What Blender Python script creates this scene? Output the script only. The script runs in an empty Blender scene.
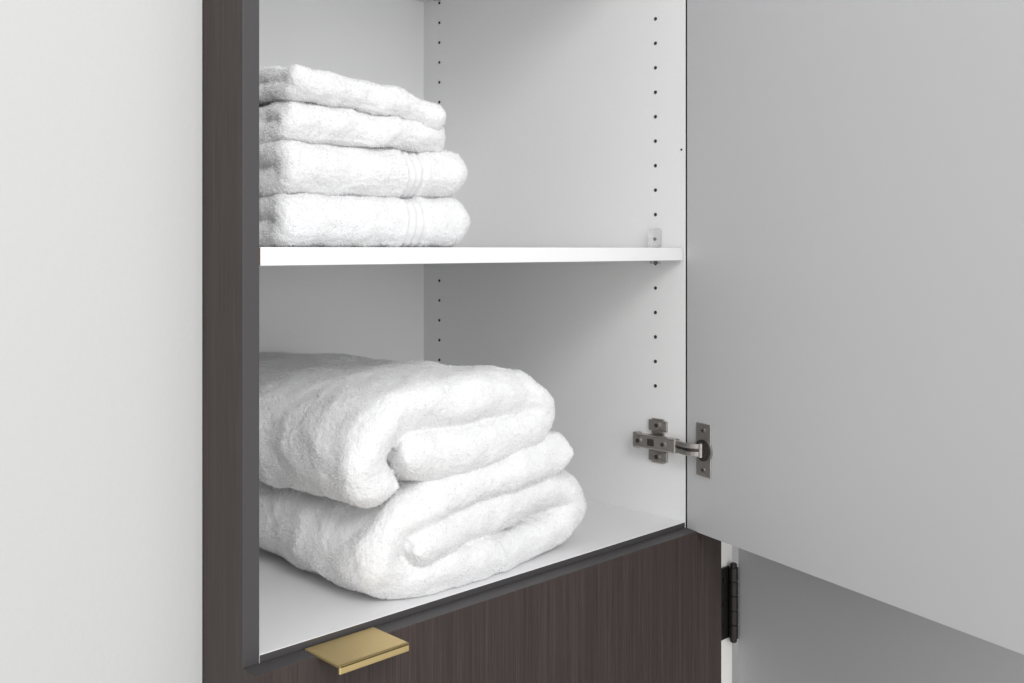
import bpy, bmesh, math
import numpy as np
from mathutils import Vector, noise, Matrix

S = bpy.context.scene
try:
    S.view_settings.view_transform = 'Standard'
    S.view_settings.look = 'None'
except Exception:
    pass
H = 0.95      # height of the open compartment's floor above the room floor

# ------------------------------------------------------------------ materials
def mat(name, col, rough=0.5, metal=0.0, spec=0.5):
    m = bpy.data.materials.new(name); m.use_nodes = True
    b = m.node_tree.nodes['Principled BSDF']
    b.inputs['Base Color'].default_value = (*col, 1)
    b.inputs['Roughness'].default_value = rough
    b.inputs['Metallic'].default_value = metal
    b.inputs['Specular IOR Level'].default_value = spec
    return m

def add_bump(m, scale, dist, strength=1.0, detail=2.0, colvar=None):
    nt = m.node_tree; b = nt.nodes['Principled BSDF']
    tc = nt.nodes.new('ShaderNodeTexCoord')
    n = nt.nodes.new('ShaderNodeTexNoise'); n.inputs['Scale'].default_value = scale
    n.inputs['Detail'].default_value = detail
    nt.links.new(tc.outputs['Object'], n.inputs['Vector'])
    bp = nt.nodes.new('ShaderNodeBump'); bp.inputs['Distance'].default_value = dist
    bp.inputs['Strength'].default_value = strength
    nt.links.new(n.outputs['Fac'], bp.inputs['Height'])
    nt.links.new(bp.outputs['Normal'], b.inputs['Normal'])
    if colvar:
        r = nt.nodes.new('ShaderNodeValToRGB')
        r.color_ramp.elements[0].position = 0.3; r.color_ramp.elements[1].position = 0.7
        r.color_ramp.elements[0].color = (*colvar[0], 1); r.color_ramp.elements[1].color = (*colvar[1], 1)
        nt.links.new(n.outputs['Fac'], r.inputs['Fac'])
        nt.links.new(r.outputs['Color'], b.inputs['Base Color'])
    return m

M_wall = add_bump(mat('wall_paint', (0.54, 0.545, 0.54), 0.9, 0, 0.2), 260, 0.0006, 0.35)
M_mel = add_bump(mat('white_melamine', (0.85, 0.85, 0.85), 0.45, 0, 0.35), 420, 0.0002, 0.3,
                 colvar=((0.84, 0.84, 0.84), (0.86, 0.86, 0.86)))
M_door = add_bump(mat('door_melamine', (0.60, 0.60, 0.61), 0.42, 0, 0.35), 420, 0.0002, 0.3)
M_shelf = mat('shelf_white', (0.80, 0.80, 0.805), 0.4, 0, 0.4)
M_edge = add_bump(mat('dark_edge_band', (0.056, 0.053, 0.055), 0.5, 0, 0.4), 300, 0.0001)
M_floor = add_bump(mat('floor_oak', (0.52, 0.50, 0.48), 0.5), 30, 0.0005)
M_hole = mat('hole_dark', (0.03, 0.028, 0.025), 0.8)
M_black = mat('dark_bronze', (0.040, 0.036, 0.035), 0.35, 0.7)
M_nickel = add_bump(mat('nickel', (0.50, 0.47, 0.44), 0.28, 1.0), 200, 0.0001)
M_screw = mat('screw_dark', (0.10, 0.09, 0.085), 0.4, 1.0)
M_brass = add_bump(mat('brushed_brass', (0.70, 0.55, 0.27), 0.48, 1.0), 300, 0.00005)
M_trim = mat('white_trim', (0.76, 0.75, 0.72), 0.5)
M_chip = mat('raw_edge', (0.35, 0.16, 0.10), 0.8)
M_slab = add_bump(mat('room_door_paint', (0.39, 0.39, 0.40), 0.55), 300, 0.0002)

def wood():
    m = mat('dark_wood_veneer', (0.05, 0.04, 0.038), 0.5, 0, 0.4)
    nt = m.node_tree; b = nt.nodes['Principled BSDF']
    tc = nt.nodes.new('ShaderNodeTexCoord')
    def layer(sx, sz, det):
        mp = nt.nodes.new('ShaderNodeMapping'); mp.inputs['Scale'].default_value = (sx, sx, sz)
        n = nt.nodes.new('ShaderNodeTexNoise'); n.inputs['Scale'].default_value = 1.0
        n.inputs['Detail'].default_value = det; n.inputs['Roughness'].default_value = 0.65
        nt.links.new(tc.outputs['Object'], mp.inputs['Vector'])
        nt.links.new(mp.outputs['Vector'], n.inputs['Vector'])
        return n
    a = layer(620, 8, 3); c = layer(60, 1.0, 3)
    mx = nt.nodes.new('ShaderNodeMix'); mx.data_type = 'FLOAT'; mx.inputs[0].default_value = 0.25
    nt.links.new(a.outputs['Fac'], mx.inputs[2]); nt.links.new(c.outputs['Fac'], mx.inputs[3])
    r = nt.nodes.new('ShaderNodeValToRGB')
    e = r.color_ramp.elements
    e[0].position = 0.32; e[0].color = (0.025, 0.018, 0.016, 1)
    e[1].position = 0.70; e[1].color = (0.066, 0.048, 0.043, 1)
    k = e.new(0.5); k.color = (0.040, 0.0285, 0.0255, 1)
    nt.links.new(mx.outputs[0], r.inputs['Fac'])
    nt.links.new(r.outputs['Color'], b.inputs['Base Color'])
    bp = nt.nodes.new('ShaderNodeBump'); bp.inputs['Distance'].default_value = 0.0002
    nt.links.new(a.outputs['Fac'], bp.inputs['Height']); nt.links.new(bp.outputs['Normal'], b.inputs['Normal'])
    return m
M_wood = wood()

def clear():
    m = mat('clear_plastic', (0.98, 0.98, 0.98), 0.15)
    b = m.node_tree.nodes['Principled BSDF']
    b.inputs['Transmission Weight'].default_value = 0.85
    b.inputs['IOR'].default_value = 1.15
    return m
M_clear = clear()

def towel_mat():
    m = mat('terry_cotton', (0.77, 0.77, 0.775), 1.0, 0, 0.03)
    nt = m.node_tree; b = nt.nodes['Principled BSDF']
    tc = nt.nodes.new('ShaderNodeTexCoord')
    n1 = nt.nodes.new('ShaderNodeTexNoise'); n1.inputs['Scale'].default_value = 420; n1.inputs['Detail'].default_value = 2
    nt.links.new(tc.outputs['Object'], n1.inputs['Vector'])
    bp = nt.nodes.new('ShaderNodeBump'); bp.inputs['Distance'].default_value = 0.0018; bp.inputs['Strength'].default_value = 0.6
    nt.links.new(n1.outputs['Fac'], bp.inputs['Height']); nt.links.new(bp.outputs['Normal'], b.inputs['Normal'])
    return m
M_towel = towel_mat()
M_pile = mat('terry_pile', (0.80, 0.80, 0.805), 1.0, 0, 0.0)
M_border = add_bump(mat('woven_border', (0.72, 0.72, 0.725), 0.75, 0, 0.2), 900, 0.0004)

# ------------------------------------------------------------------ helpers
def empty(name, loc=(0, 0, 0)):
    e = bpy.data.objects.new(name, None); e.location = loc
    S.collection.objects.link(e); e.empty_display_size = 0.05
    return e

def link(ob, parent=None):
    S.collection.objects.link(ob)
    if parent:
        ob.parent = parent
        ob.matrix_parent_inverse = Matrix.Translation(parent.location).inverted()
    return ob

FACES = {'-x': (-1, 0, 0), '+x': (1, 0, 0), '-y': (0, -1, 0), '+y': (0, 1, 0), '-z': (0, 0, -1), '+z': (0, 0, 1)}
def box(name, x0, x1, y0, y1, z0, z1, m, parent=None, faces=None, bevel=0.0006, h=H):
    bm = bmesh.new()
    bmesh.ops.create_cube(bm, size=1)
    c = Vector(((x0+x1)/2, (y0+y1)/2, (z0+z1)/2 + h))
    for v in bm.verts:
        v.co = Vector((v.co.x*(x1-x0), v.co.y*(y1-y0), v.co.z*(z1-z0)))
    mats = [m]
    if bevel:
        bmesh.ops.bevel(bm, geom=list(bm.edges), offset=bevel, segments=2, affect='EDGES', profile=0.5)
    bm.normal_update()
    if faces:
        for k, fm in faces.items():
            if fm not in mats: mats.append(fm)
            for f in bm.faces:
                if f.normal.dot(Vector(FACES[k])) > 0.95: f.material_index = mats.index(fm)
    me = bpy.data.meshes.new(name); bm.to_mesh(me); bm.free()
    for q in mats: me.materials.append(q)
    ob = bpy.data.objects.new(name, me); ob.location = c
    return link(ob, parent)

class Builder:
    """collects primitives in one mesh"""
    def __init__(s): s.bm = bmesh.new(); s.mats = []
    def mi(s, m):
        if m not in s.mats: s.mats.append(m)
        return s.mats.index(m)
    def box(s, c, d, m, bevel=0.0008, M=None, seg=2):
        t = bmesh.new(); bmesh.ops.create_cube(t, size=1)
        for v in t.verts: v.co = Vector((v.co.x*d[0], v.co.y*d[1], v.co.z*d[2]))
        if bevel: bmesh.ops.bevel(t, geom=list(t.edges), offset=bevel, segments=seg, affect='EDGES', profile=0.5)
        s._add(t, Matrix.Translation(Vector(c)) if M is None else M @ Matrix.Translation(Vector(c)), m)
    def cyl(s, c, r, l, axis, m, M=None, n=24, bevel=0.0):
        t = bmesh.new(); bmesh.ops.create_cone(t, cap_ends=True, segments=n, radius1=r, radius2=r, depth=l)
        if bevel:
            bmesh.ops.bevel(t, geom=[e for e in t.edges if abs(e.verts[0].co.z-e.verts[1].co.z) < 1e-6], offset=bevel, segments=2, affect='EDGES')
        R = {'z': Matrix(), 'x': Matrix.Rotation(math.pi/2, 4, 'Y'), 'y': Matrix.Rotation(math.pi/2, 4, 'X')}[axis]
        T = Matrix.Translation(Vector(c)) @ R
        s._add(t, T if M is None else M @ T, m)
    def _add(s, t, T, m):
        t.transform(T); i = s.mi(m)
        for f in t.faces: f.material_index = i
        bmesh.ops.recalc_face_normals(t, faces=t.faces)
        me = bpy.data.meshes.new('tmp'); t.to_mesh(me); t.free()
        s.bm.from_mesh(me); bpy.data.meshes.remove(me)
    def done(s, name, parent=None, smooth=False):
        me = bpy.data.meshes.new(name)
        s.bm.normal_update(); s.bm.to_mesh(me); s.bm.free()
        for m in s.mats: me.materials.append(m)
        if smooth:
            for p in me.polygons: p.use_smooth = True
        return link(bpy.data.objects.new(name, me), parent)

# ------------------------------------------------------------------ room
box('floor', -3.2, 2.6, -4.0, 0.8, -0.05, 0.0, M_floor, h=0, bevel=0)
box('wall_back', -3.2, -0.0165, 0.07, 0.19, 0.0, 2.7, M_wall, h=0, bevel=0)
box('wall_side', 0.70, 2.6, 0.02, 0.14, 0.0, 2.7, M_wall, h=0, bevel=0)
box('trim_1', 0.6605, 0.699, -0.012, 0.10, 0.0, 2.10, M_trim, h=0, bevel=0.001)
# open room door on dark butt hinges
rd = empty('door_1', (0.70, -0.02, 0))
box('slab', 0.697, 0.735, -0.86, -0.022, 0.012-H, 2.06-H, M_slab, rd, bevel=0.0015)
b = Builder()
for (zc) in (-0.116, 0.85, -0.78):
    b.box((0.6775, -0.0135, H+zc), (0.020, 0.003, 0.094), M_black, 0.0004)
    for i in range(5):
        b.cyl((0.688, -0.021, H+zc-0.047+0.0188*(i+0.5)), 0.0062, 0.0180, 'z', M_black, bevel=0.0006)
    b.cyl((0.688, -0.021, H+zc+0.049), 0.0045, 0.006, 'z', M_black, bevel=0.001)
    b.cyl((0.688, -0.021, H+zc-0.049), 0.0045, 0.006, 'z', M_black, bevel=0.001)
    for k in (-0.03, 0, 0.03):
        b.cyl((0.675, -0.0155, H+zc+k), 0.003, 0.002, 'y', M_screw)
b.done('butt_hinges', rd, False)

# ------------------------------------------------------------------ cabinet
cab = empty('linen_cabinet', (0.3, 0.27, 0))
D = 0.524
TOP = 1.42
box('side_panel_left', -0.016, 0.0, 0.0, D+0.016, -H+0.002, TOP, M_edge, cab, {'-x': M_wood, '+x': M_mel, '+y': M_mel}, 0.0005)
box('side_panel_right', 0.611, 0.627, 0.0, D+0.016, -H+0.002, TOP, M_mel, cab, {'-y': M_edge}, 0.0005)
box('filler', 0.6275, 0.660, 0.0, 0.06, -H+0.002, TOP, M_wood, cab, None, 0.0005)
box('back_panel', 0.0, 0.611, D, D+0.010, -H+0.08, TOP-0.02, M_mel, cab, None, 0)
box('bottom_panel', 0.0, 0.611, 0.0005, D, -0.018, 0.0, M_shelf, cab, {'-y': M_edge}, 0.0004)
box('top_panel', 0.0, 0.611, 0.0005, D, TOP-0.018, TOP-0.001, M_mel, cab, {'-y': M_edge}, 0.0004)
box('toe_kick', 0.0, 0.611, 0.05, 0.066, -H+0.002, -H+0.10, M_edge, cab, None, 0)
box('drawer_front_upper', -0.0165, 0.659, -0.022, -0.001, -0.40, -0.0065, M_wood, cab, {'+z': M_edge, '-z': M_edge}, 0.0007)
box('drawer_front_lower', -0.0165, 0.659, -0.022, -0.001, -0.85, -0.403, M_wood, cab, {'+z': M_edge, '-z': M_edge}, 0.0007)
# pin holes
b = Builder()
for yy in (0.0475, 0.484):
    for i in range(-0, 38):
        z = 0.169 + 0.032*i
        if z > 1.36: break
        b.cyl((0.6108, yy, H+z), 0.0023, 0.0008, 'x', M_hole, n=16)
b.cyl((0.6108, 0.006, H+0.475), 0.0014, 0.0008, 'x', M_hole, n=12)
b.done('pin_holes', cab)

# shelves
box('shelf', 0.0022, 0.6085, 0.002, D-0.002, 0.3335, 0.3497, M_shelf, None, {'-x': M_chip}, 0.0005)
box('shelf', 0.0022, 0.6085, 0.002, D-0.002, 0.753, 0.769, M_shelf, None, {'-x': M_chip}, 0.0005)
b = Builder()
for yy in (0.0440, 0.484):
    for z0 in (0.3497, 0.769):
        b.box((0.6055, yy, H+z0+0.0130), (0.010, 0.018, 0.025), M_clear, 0.0045, seg=5)
        b.box((0.6055, yy, H+z0-0.019), (0.010, 0.010, 0.004), M_clear, 0.001)
b.done('shelf_support_clips', cab, True)

# ------------------------------------------------------------------ cabinet door (open ~75 deg)
dirv = Vector((-0.262, -0.965, 0)).normalized(); nin = Vector((-0.965, 0.262, 0)).normalized()
# local frame: X along door (t), Y = outward from inner face (towards interior side), Z up
DM = Matrix(((dirv.x, nin.x, 0, 0.6105), (dirv.y, nin.y, 0, -0.0012), (0, 0, 1, H), (0, 0, 0, 1)))
door = Builder()
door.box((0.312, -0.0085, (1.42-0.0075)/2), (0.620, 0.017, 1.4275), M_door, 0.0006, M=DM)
door.box((0.312, -0.0176, (1.42-0.0075)/2), (0.620, 0.001, 1.4275), M_wood, 0, M=DM)   # veneer on the outside
door.done('cabinet_door')

# ------------------------------------------------------------------ concealed hinges
def hinge(zc):
    h = empty('cabinet_hinge', (0.606, 0.044, H+zc))
    b = Builder()
    X = 0.611
    # winged mounting plate
    b.box((X-0.0015, 0.042, H+zc), (0.003, 0.020, 0.058), M_nickel, 0.001)
    b.box((X-0.0017, 0.042, H+zc+0.020), (0.0034, 0.030, 0.014), M_nickel, 0.0012)
    b.box((X-0.0017, 0.042, H+zc-0.020), (0.0034, 0.030, 0.014), M_nickel, 0.0012)
    b.box((X-0.004, 0.044, H+zc), (0.008, 0.042, 0.014), M_nickel, 0.001)
    for s in (-1, 1):
        b.cyl((X-0.0045, 0.042, H+zc+s*0.0205), 0.0052, 0.003, 'x', M_nickel, bevel=0.0006)
        b.cyl((X-0.0062, 0.042, H+zc+s*0.0205), 0.0028, 0.0006, 'x', M_hole)
    # arm
    b.box((X-0.0125, 0.036, H+zc), (0.011, 0.066, 0.0175), M_nickel, 0.0016)
    b.box((X-0.0125, 0.068, H+zc), (0.009, 0.010, 0.021), M_nickel, 0.002)
    for yy, r in ((0.062, 0.0056), (0.022, 0.0050)):
        b.cyl((X-0.0185, yy, H+zc), r, 0.0022, 'x', M_nickel, bevel=0.0005)
        b.cyl((X-0.0198, yy, H+zc), r*0.5, 0.0006, 'x', M_hole)
    b.box((X-0.0182, 0.042, H+zc), (0.0006, 0.010, 0.009), M_hole, 0)
    b.done('mounting_arm', h)
    b = Builder()
    # cup flange on the door
    b.box((0.036, 0.001, zc), (0.028, 0.002, 0.066), M_nickel, 0.0009, M=DM)
    b.cyl((0.036, 0.0014, zc), 0.0165, 0.0028, 'y', M_nickel, M=DM, bevel=0.0006, n=40)
    b.cyl((0.036, 0.0030, zc), 0.0135, 0.0006, 'y', M_hole, M=DM, n=40)
    for s in (-1, 1):
        b.cyl((0.036, 0.0026, zc+s*0.0245), 0.0042, 0.0014, 'y', M_nickel, M=DM, bevel=0.0004)
        b.box((0.036, 0.0034, zc+s*0.0245), (0.0055, 0.0004, 0.0013), M_hole, 0, M=DM)
        b.box((0.036, 0.0034, zc+s*0.0245), (0.0013, 0.0004, 0.0055), M_hole, 0, M=DM)
    b.done('cup_flange', h)
    # curved link bars from arm to cup
    p0 = Vector((X-0.0125, 0.008, H+zc)); p3 = DM @ Vector((0.035, 0.003, zc))
    p1 = p0 + Vector((-0.004, -0.016, 0)); p2 = p3 + nin*0.016 + dirv*(-0.006)
    b = Builder()
    prev = None
    N = 10
    for i in range(N+1):
        t = i/N
        p = p0*(1-t)**3 + p1*3*t*(1-t)**2 + p2*3*t*t*(1-t) + p3*t**3
        if prev is not None:
            d = (p-prev); c = (p+prev)/2; a = math.atan2(d.y, d.x)
            R = Matrix.Translation(c) @ Matrix.Rotation(a, 4, 'Z')
            for zz in (-0.0048, 0.0048):
                b.box((0, 0, zz), (d.length*1.35, 0.0052, 0.0060), M_nickel, 0.0008, M=R)
            b.box((0, 0, 0), (d.length*1.2, 0.0030, 0.0040), M_screw, 0, M=R)
        prev = p
    b.cyl((p0.x, p0.y, p0.z), 0.0045, 0.0185, 'z', M_nickel, bevel=0.0006)
    b.cyl(tuple(p3+nin*0.002), 0.0035, 0.0175, 'z', M_nickel, bevel=0.0006)
    b.done('links', h)
hinge(0.098)
hinge(1.30)

# ------------------------------------------------------------------ brass edge pull
b = Builder()
b.box((0.0805, -0.030, H-0.0065), (0.0750, 0.054, 0.0028), M_brass, 0.0009)
b.box((0.0805, -0.0557, H-0.0090), (0.0750, 0.0026, 0.0078), M_brass, 0.0009)
b.done('drawer_pull')

# ------------------------------------------------------------------ towels
def catmull(P, ds):
    P = [np.array(p, float) for p in P]
    P = [2*P[0]-P[1]] + P + [2*P[-1]-P[-2]]
    out = []
    for i in range(1, len(P)-2):
        for k in range(40):
            t = k/40
            a, b_, c, d = P[i-1], P[i], P[i+1], P[i+2]
            out.append(0.5*((2*b_)+(-a+c)*t+(2*a-5*b_+4*c-d)*t*t+(-a+3*b_-3*c+d)*t**3))
    out.append(P[-2]); out = np.array(out)
    L = np.concatenate([[0], np.cumsum(np.linalg.norm(np.diff(out, axis=0), axis=1))])
    n = int(L[-1]/ds)+1
    s = np.linspace(0, L[-1], n)
    return np.stack([np.interp(s, L, out[:, k]) for k in range(2)], 1), s

def towel(name, path, axis, c0, hw, r, zbase, seed, ds=0.004, low=0.006, mid=0.0022,
          wob=0.006, tilt=0.0, pivot=0.0, band=None, vox=0.0022, hairs=60000, smooth=3, slump=0.0):
    """folded towel: thick terry ribbon following a folded centre line, extruded along an axis.
    axis 'y': path in (x,z), extruded in y.  axis 'x': path in (y,z), extruded in x."""
    C, s = catmull(path, ds)
    n = len(C)
    T = np.gradient(C, axis=0); T /= np.linalg.norm(T, axis=1)[:, None]
    Nn = np.stack([-T[:, 1], T[:, 0]], 1)
    L = s[-1]
    flat = max(hw - r, 0.01)
    nf = int(2*flat/ds); nc = max(10, int(math.pi*r/ds))
    W0 = []; WC = []; Q = []
    for i in range(nf): W0.append(-flat+2*flat*i/nf); WC.append(0); Q.append(1.0)
    for i in range(nc):
        a = math.pi/2 - math.pi*i/nc; W0.append(flat); WC.append(abs(math.cos(a))); Q.append(math.sin(a))
    for i in range(nf): W0.append(flat-2*flat*i/nf); WC.append(0); Q.append(-1.0)
    for i in range(nc):
        a = -math.pi/2 - math.pi*i/nc; W0.append(-flat); WC.append(-abs(math.cos(a))); Q.append(math.sin(a))
    W0 = np.array(W0); WC = np.array(WC); Qa = np.array(Q); m = len(W0)
    verts = np.zeros((n*m, 3))
    for i in range(n):
        e = min(s[i], L-s[i])
        rr = r*(1+0.12*noise.noise(Vector((s[i]*9, seed*3.1, 0.3))))
        k = math.sqrt(max(0.0, 1-(1-min(1, e/rr))**2)) if e < rr else 1.0
        k = max(k, 0.02)
        o1 = wob*noise.noise(Vector((s[i]*7, seed*1.7, 5.5)))
        o2 = wob*noise.noise(Vector((s[i]*7, seed*1.7, 15.5)))
        f = (W0/flat+1)/2
        w = W0 + WC*rr + o1*f + o2*(1-f)
        q = Qa*rr*k
        a = C[i, 0]+Nn[i, 0]*q; z = C[i, 1]+Nn[i, 1]*q
        blk = verts[i*m:(i+1)*m]
        if axis == 'y': blk[:, 0] = a; blk[:, 1] = c0+w
        else: blk[:, 1] = a; blk[:, 0] = c0+w
        blk[:, 2] = z
    if tilt: verts[:, 2] += tilt*(verts[:, 0]-pivot)
    if slump: verts[:, 2] *= 1-slump*np.maximum(verts[:, 1]-0.05, 0)
    idx = np.arange(n*m).reshape(n, m)
    a = idx[:-1]; b2 = idx[1:]
    faces = np.stack([a, np.roll(a, -1, 1), np.roll(b2, -1, 1), b2], -1).reshape(-1, 4)
    fl = faces.tolist()
    fl.append(idx[0][::-1].tolist()); fl.append(idx[-1].tolist())
    me = bpy.data.meshes.new(name+'_raw'); me.from_pydata(verts.tolist(), [], fl); me.update()
    bm = bmesh.new(); bm.from_mesh(me); bmesh.ops.recalc_face_normals(bm, faces=bm.faces); bm.to_mesh(me); bm.free()
    tmp = bpy.data.objects.new('tmp', me); S.collection.objects.link(tmp)
    md = tmp.modifiers.new('r', 'REMESH'); md.mode = 'VOXEL'; md.voxel_size = vox
    sm = tmp.modifiers.new('s', 'SMOOTH'); sm.iterations = smooth; sm.factor = 0.5
    dg = bpy.context.evaluated_depsgraph_get(); dg.update()
    me2 = bpy.data.meshes.new_from_object(tmp.evaluated_get(dg))
    bpy.data.objects.remove(tmp); bpy.data.meshes.remove(me)
    me2.name = name
    nv = len(me2.vertices)
    V = np.zeros(nv*3); me2.vertices.foreach_get('co', V); V = V.reshape(-1, 3)
    nrm = np.zeros(nv*3); me2.vertices.foreach_get('normal', nrm); nrm = nrm.reshape(-1, 3)
    out = V.copy()
    sv = Vector((seed*3.3, seed*7.7, seed*1.1))
    dens = np.ones(nv)
    for i in range(nv):
        p = Vector(V[i])
        lo = noise.noise_vector(p*10+sv)*low + noise.noise_vector(p*24+sv)*low*0.25
        nm = noise.noise(p*38+sv)*mid
        fine = noise.noise(p*110+sv)*mid*0.26 + noise.noise(p*300+sv)*0.0009
        if band:
            bx0, bx1 = band
            xx = p.x+0.004*noise.noise(p*14+sv)
            d = min(xx-bx0, bx1-xx)
            if d > 0:
                fine = fine*0.1 - 0.0028*min(1, d/0.003)
                dens[i] = 0.0
                # two raised cords inside the woven border
                u = (xx-bx0)/(bx1-bx0)
                for c in (0.33, 0.67):
                    if abs(u-c) < 0.09: fine += 0.0018
        nm += fine
        nn = nrm[i]
        out[i, 0] += lo.x+nn[0]*nm; out[i, 1] += lo.y+nn[1]*nm; out[i, 2] += lo.z*0.7+nn[2]*nm
    out[:, 2] = np.maximum(out[:, 2], 0.0006)
    out[:, 0] = np.clip(out[:, 0], 0.002, 0.608); out[:, 1] = np.minimum(out[:, 1], D-0.003)
    out[:, 2] += zbase
    me2.vertices.foreach_set('co', out.ravel()); me2.update()
    me2.polygons.foreach_set('use_smooth', [True]*len(me2.polygons))
    me2.materials.clear()
    me2.materials.append(M_towel); me2.materials.append(M_pile); me2.materials.append(M_border)
    if band:
        for p in me2.polygons:
            if all(dens[v] < 0.5 for v in p.vertices): p.material_index = 2
    ob = link(bpy.data.objects.new(name, me2))
    if hairs:
        psys = ob.modifiers.new('pile', 'PARTICLE_SYSTEM').particle_system
        ps = psys.settings
        ps.type = 'HAIR'; ps.count = hairs; ps.emit_from = 'FACE'
        ps.use_emit_random = True; ps.distribution = 'RAND'
        ps.hair_length = 0.0024; ps.hair_step = 2; ps.display_step = 2; ps.render_step = 2
        ps.use_advanced_hair = True
        ps.length_random = 0.5
        ps.brownian_factor = 0.0
        ps.normal_factor = 0.00020
        ps.factor_random = 0.00026
        ps.root_radius = 0.5; ps.tip_radius = 0.35; ps.radius_scale = 0.001
        ps.material = 2
        if band:
            g = ob.vertex_groups.new(name='pile_density')
            g.add([int(i) for i in np.nonzero(dens > 0.5)[0]], 1.0, 'REPLACE')
            psys.vertex_group_density = 'pile_density'
    return ob

# big bath towels (compartment floor)
lower = [(0.400, 0.116), (0.34, 0.112), (0.26, 0.103), (0.205, 0.092), (0.168, 0.078), (0.150, 0.052), (0.163, 0.029), (0.197, 0.019),
         (0.30, 0.018), (0.352, 0.019), (0.397, 0.029), (0.423, 0.052), (0.410, 0.072), (0.372, 0.074), (0.30, 0.067), (0.174, 0.051)]
towel('bath_towel', lower, 'y', 0.256, 0.250, 0.0248, H, 1.0, low=0.012, mid=0.0030, wob=0.018, hairs=200000, slump=0.1)
upper = [(0.152, 0.138), (0.25, 0.143), (0.31, 0.148), (0.336, 0.151), (0.353, 0.161), (0.355, 0.174), (0.339, 0.186), (0.31, 0.190),
         (0.25, 0.189), (0.19, 0.186), (0.143, 0.173), (0.122, 0.148), (0.130, 0.122), (0.152, 0.112)]
towel('bath_towel', upper, 'y', 0.252, 0.252, 0.0258, H, 2.0, low=0.012, mid=0.0030, wob=0.016, hairs=200000, slump=0.16)

# hand towels on the shelf: fold faces the front
Z2 = H+0.3497
def fold(z0, z1, y0, y1):
    h = (z1-z0); r = h/4
    yc = y0+2*r
    return [(y1, z0+r), (y1*0.6+y0*0.4, z0+r), (yc+0.012, z0+r), (yc-r*0.65, z0+r*1.4), (yc-r, z0+2*r), (yc-r*0.65, z1-r*1.4),
            (yc+0.012, z1-r), (y1*0.6+y0*0.4, z1-r), (y1-0.01, z1-r)]
def hand(z0, z1, y0, y1, x0, x1, seed, **k):
    r = (z1-z0)/4*1.10
    towel('hand_towel', fold(z0, z1, y0, y1), 'x', (x0+x1)/2, (x1-x0)/2, r, Z2, seed, vox=0.002, ds=0.003, hairs=80000, **k)
hand(0.000, 0.052, 0.055, 0.36, 0.062, 0.298, 3.0, low=0.006, mid=0.003, wob=0.008, band=(0.206, 0.234))
hand(0.050, 0.105, 0.055, 0.36, 0.058, 0.292, 4.0, low=0.007, mid=0.003, wob=0.010, band=(0.210, 0.236))
hand(0.102, 0.140, 0.062, 0.35, 0.068, 0.275, 5.0, low=0.011, mid=0.004, wob=0.014)
hand(0.137, 0.1675, 0.056, 0.34, 0.068, 0.257, 6.0, low=0.009, mid=0.004, wob=0.012, tilt=-0.12, pivot=0.16)

# ------------------------------------------------------------------ light
def area(name, loc, target, size, power, col=(1, 1, 1)):
    l = bpy.data.lights.new(name, 'AREA'); l.shape = 'SQUARE'; l.size = size; l.energy = power; l.color = col
    o = bpy.data.objects.new(name, l); o.location = loc
    o.rotation_euler = (Vector(target)-Vector(loc)).to_track_quat('-Z', 'Y').to_euler()
    S.collection.objects.link(o); return o
area('ceiling_light', (-0.7, -2.0, 2.6), (0.2, 0, 1.2), 0.75, 24, (1.0, 0.995, 0.985))
area('fill_light', (-0.5, -3.4, 1.7), (0.2, 0, 1.2), 2.0, 43, (0.99, 0.995, 1.0))  # added soft fill behind the camera to brighten the cabinet interior, no window there
w = bpy.data.worlds.new('World'); S.world = w; w.use_nodes = True
w.node_tree.nodes['Background'].inputs[0].default_value = (0.99, 0.995, 1.0, 1)
w.node_tree.nodes['Background'].inputs[1].default_value = 0.95

# ------------------------------------------------------------------ camera
cd = bpy.data.cameras.new('camera'); cam = bpy.data.objects.new('camera', cd)
cd.sensor_width = 36; cd.lens = 1021/1024*36
cd.shift_y = -(341.5-249)/1024
cd.clip_start = 0.02
cam.location = (-0.456, -0.777, H+0.348)
cam.rotation_euler = (math.pi/2, 0, -math.radians(44.3))
S.collection.objects.link(cam); S.camera = cam
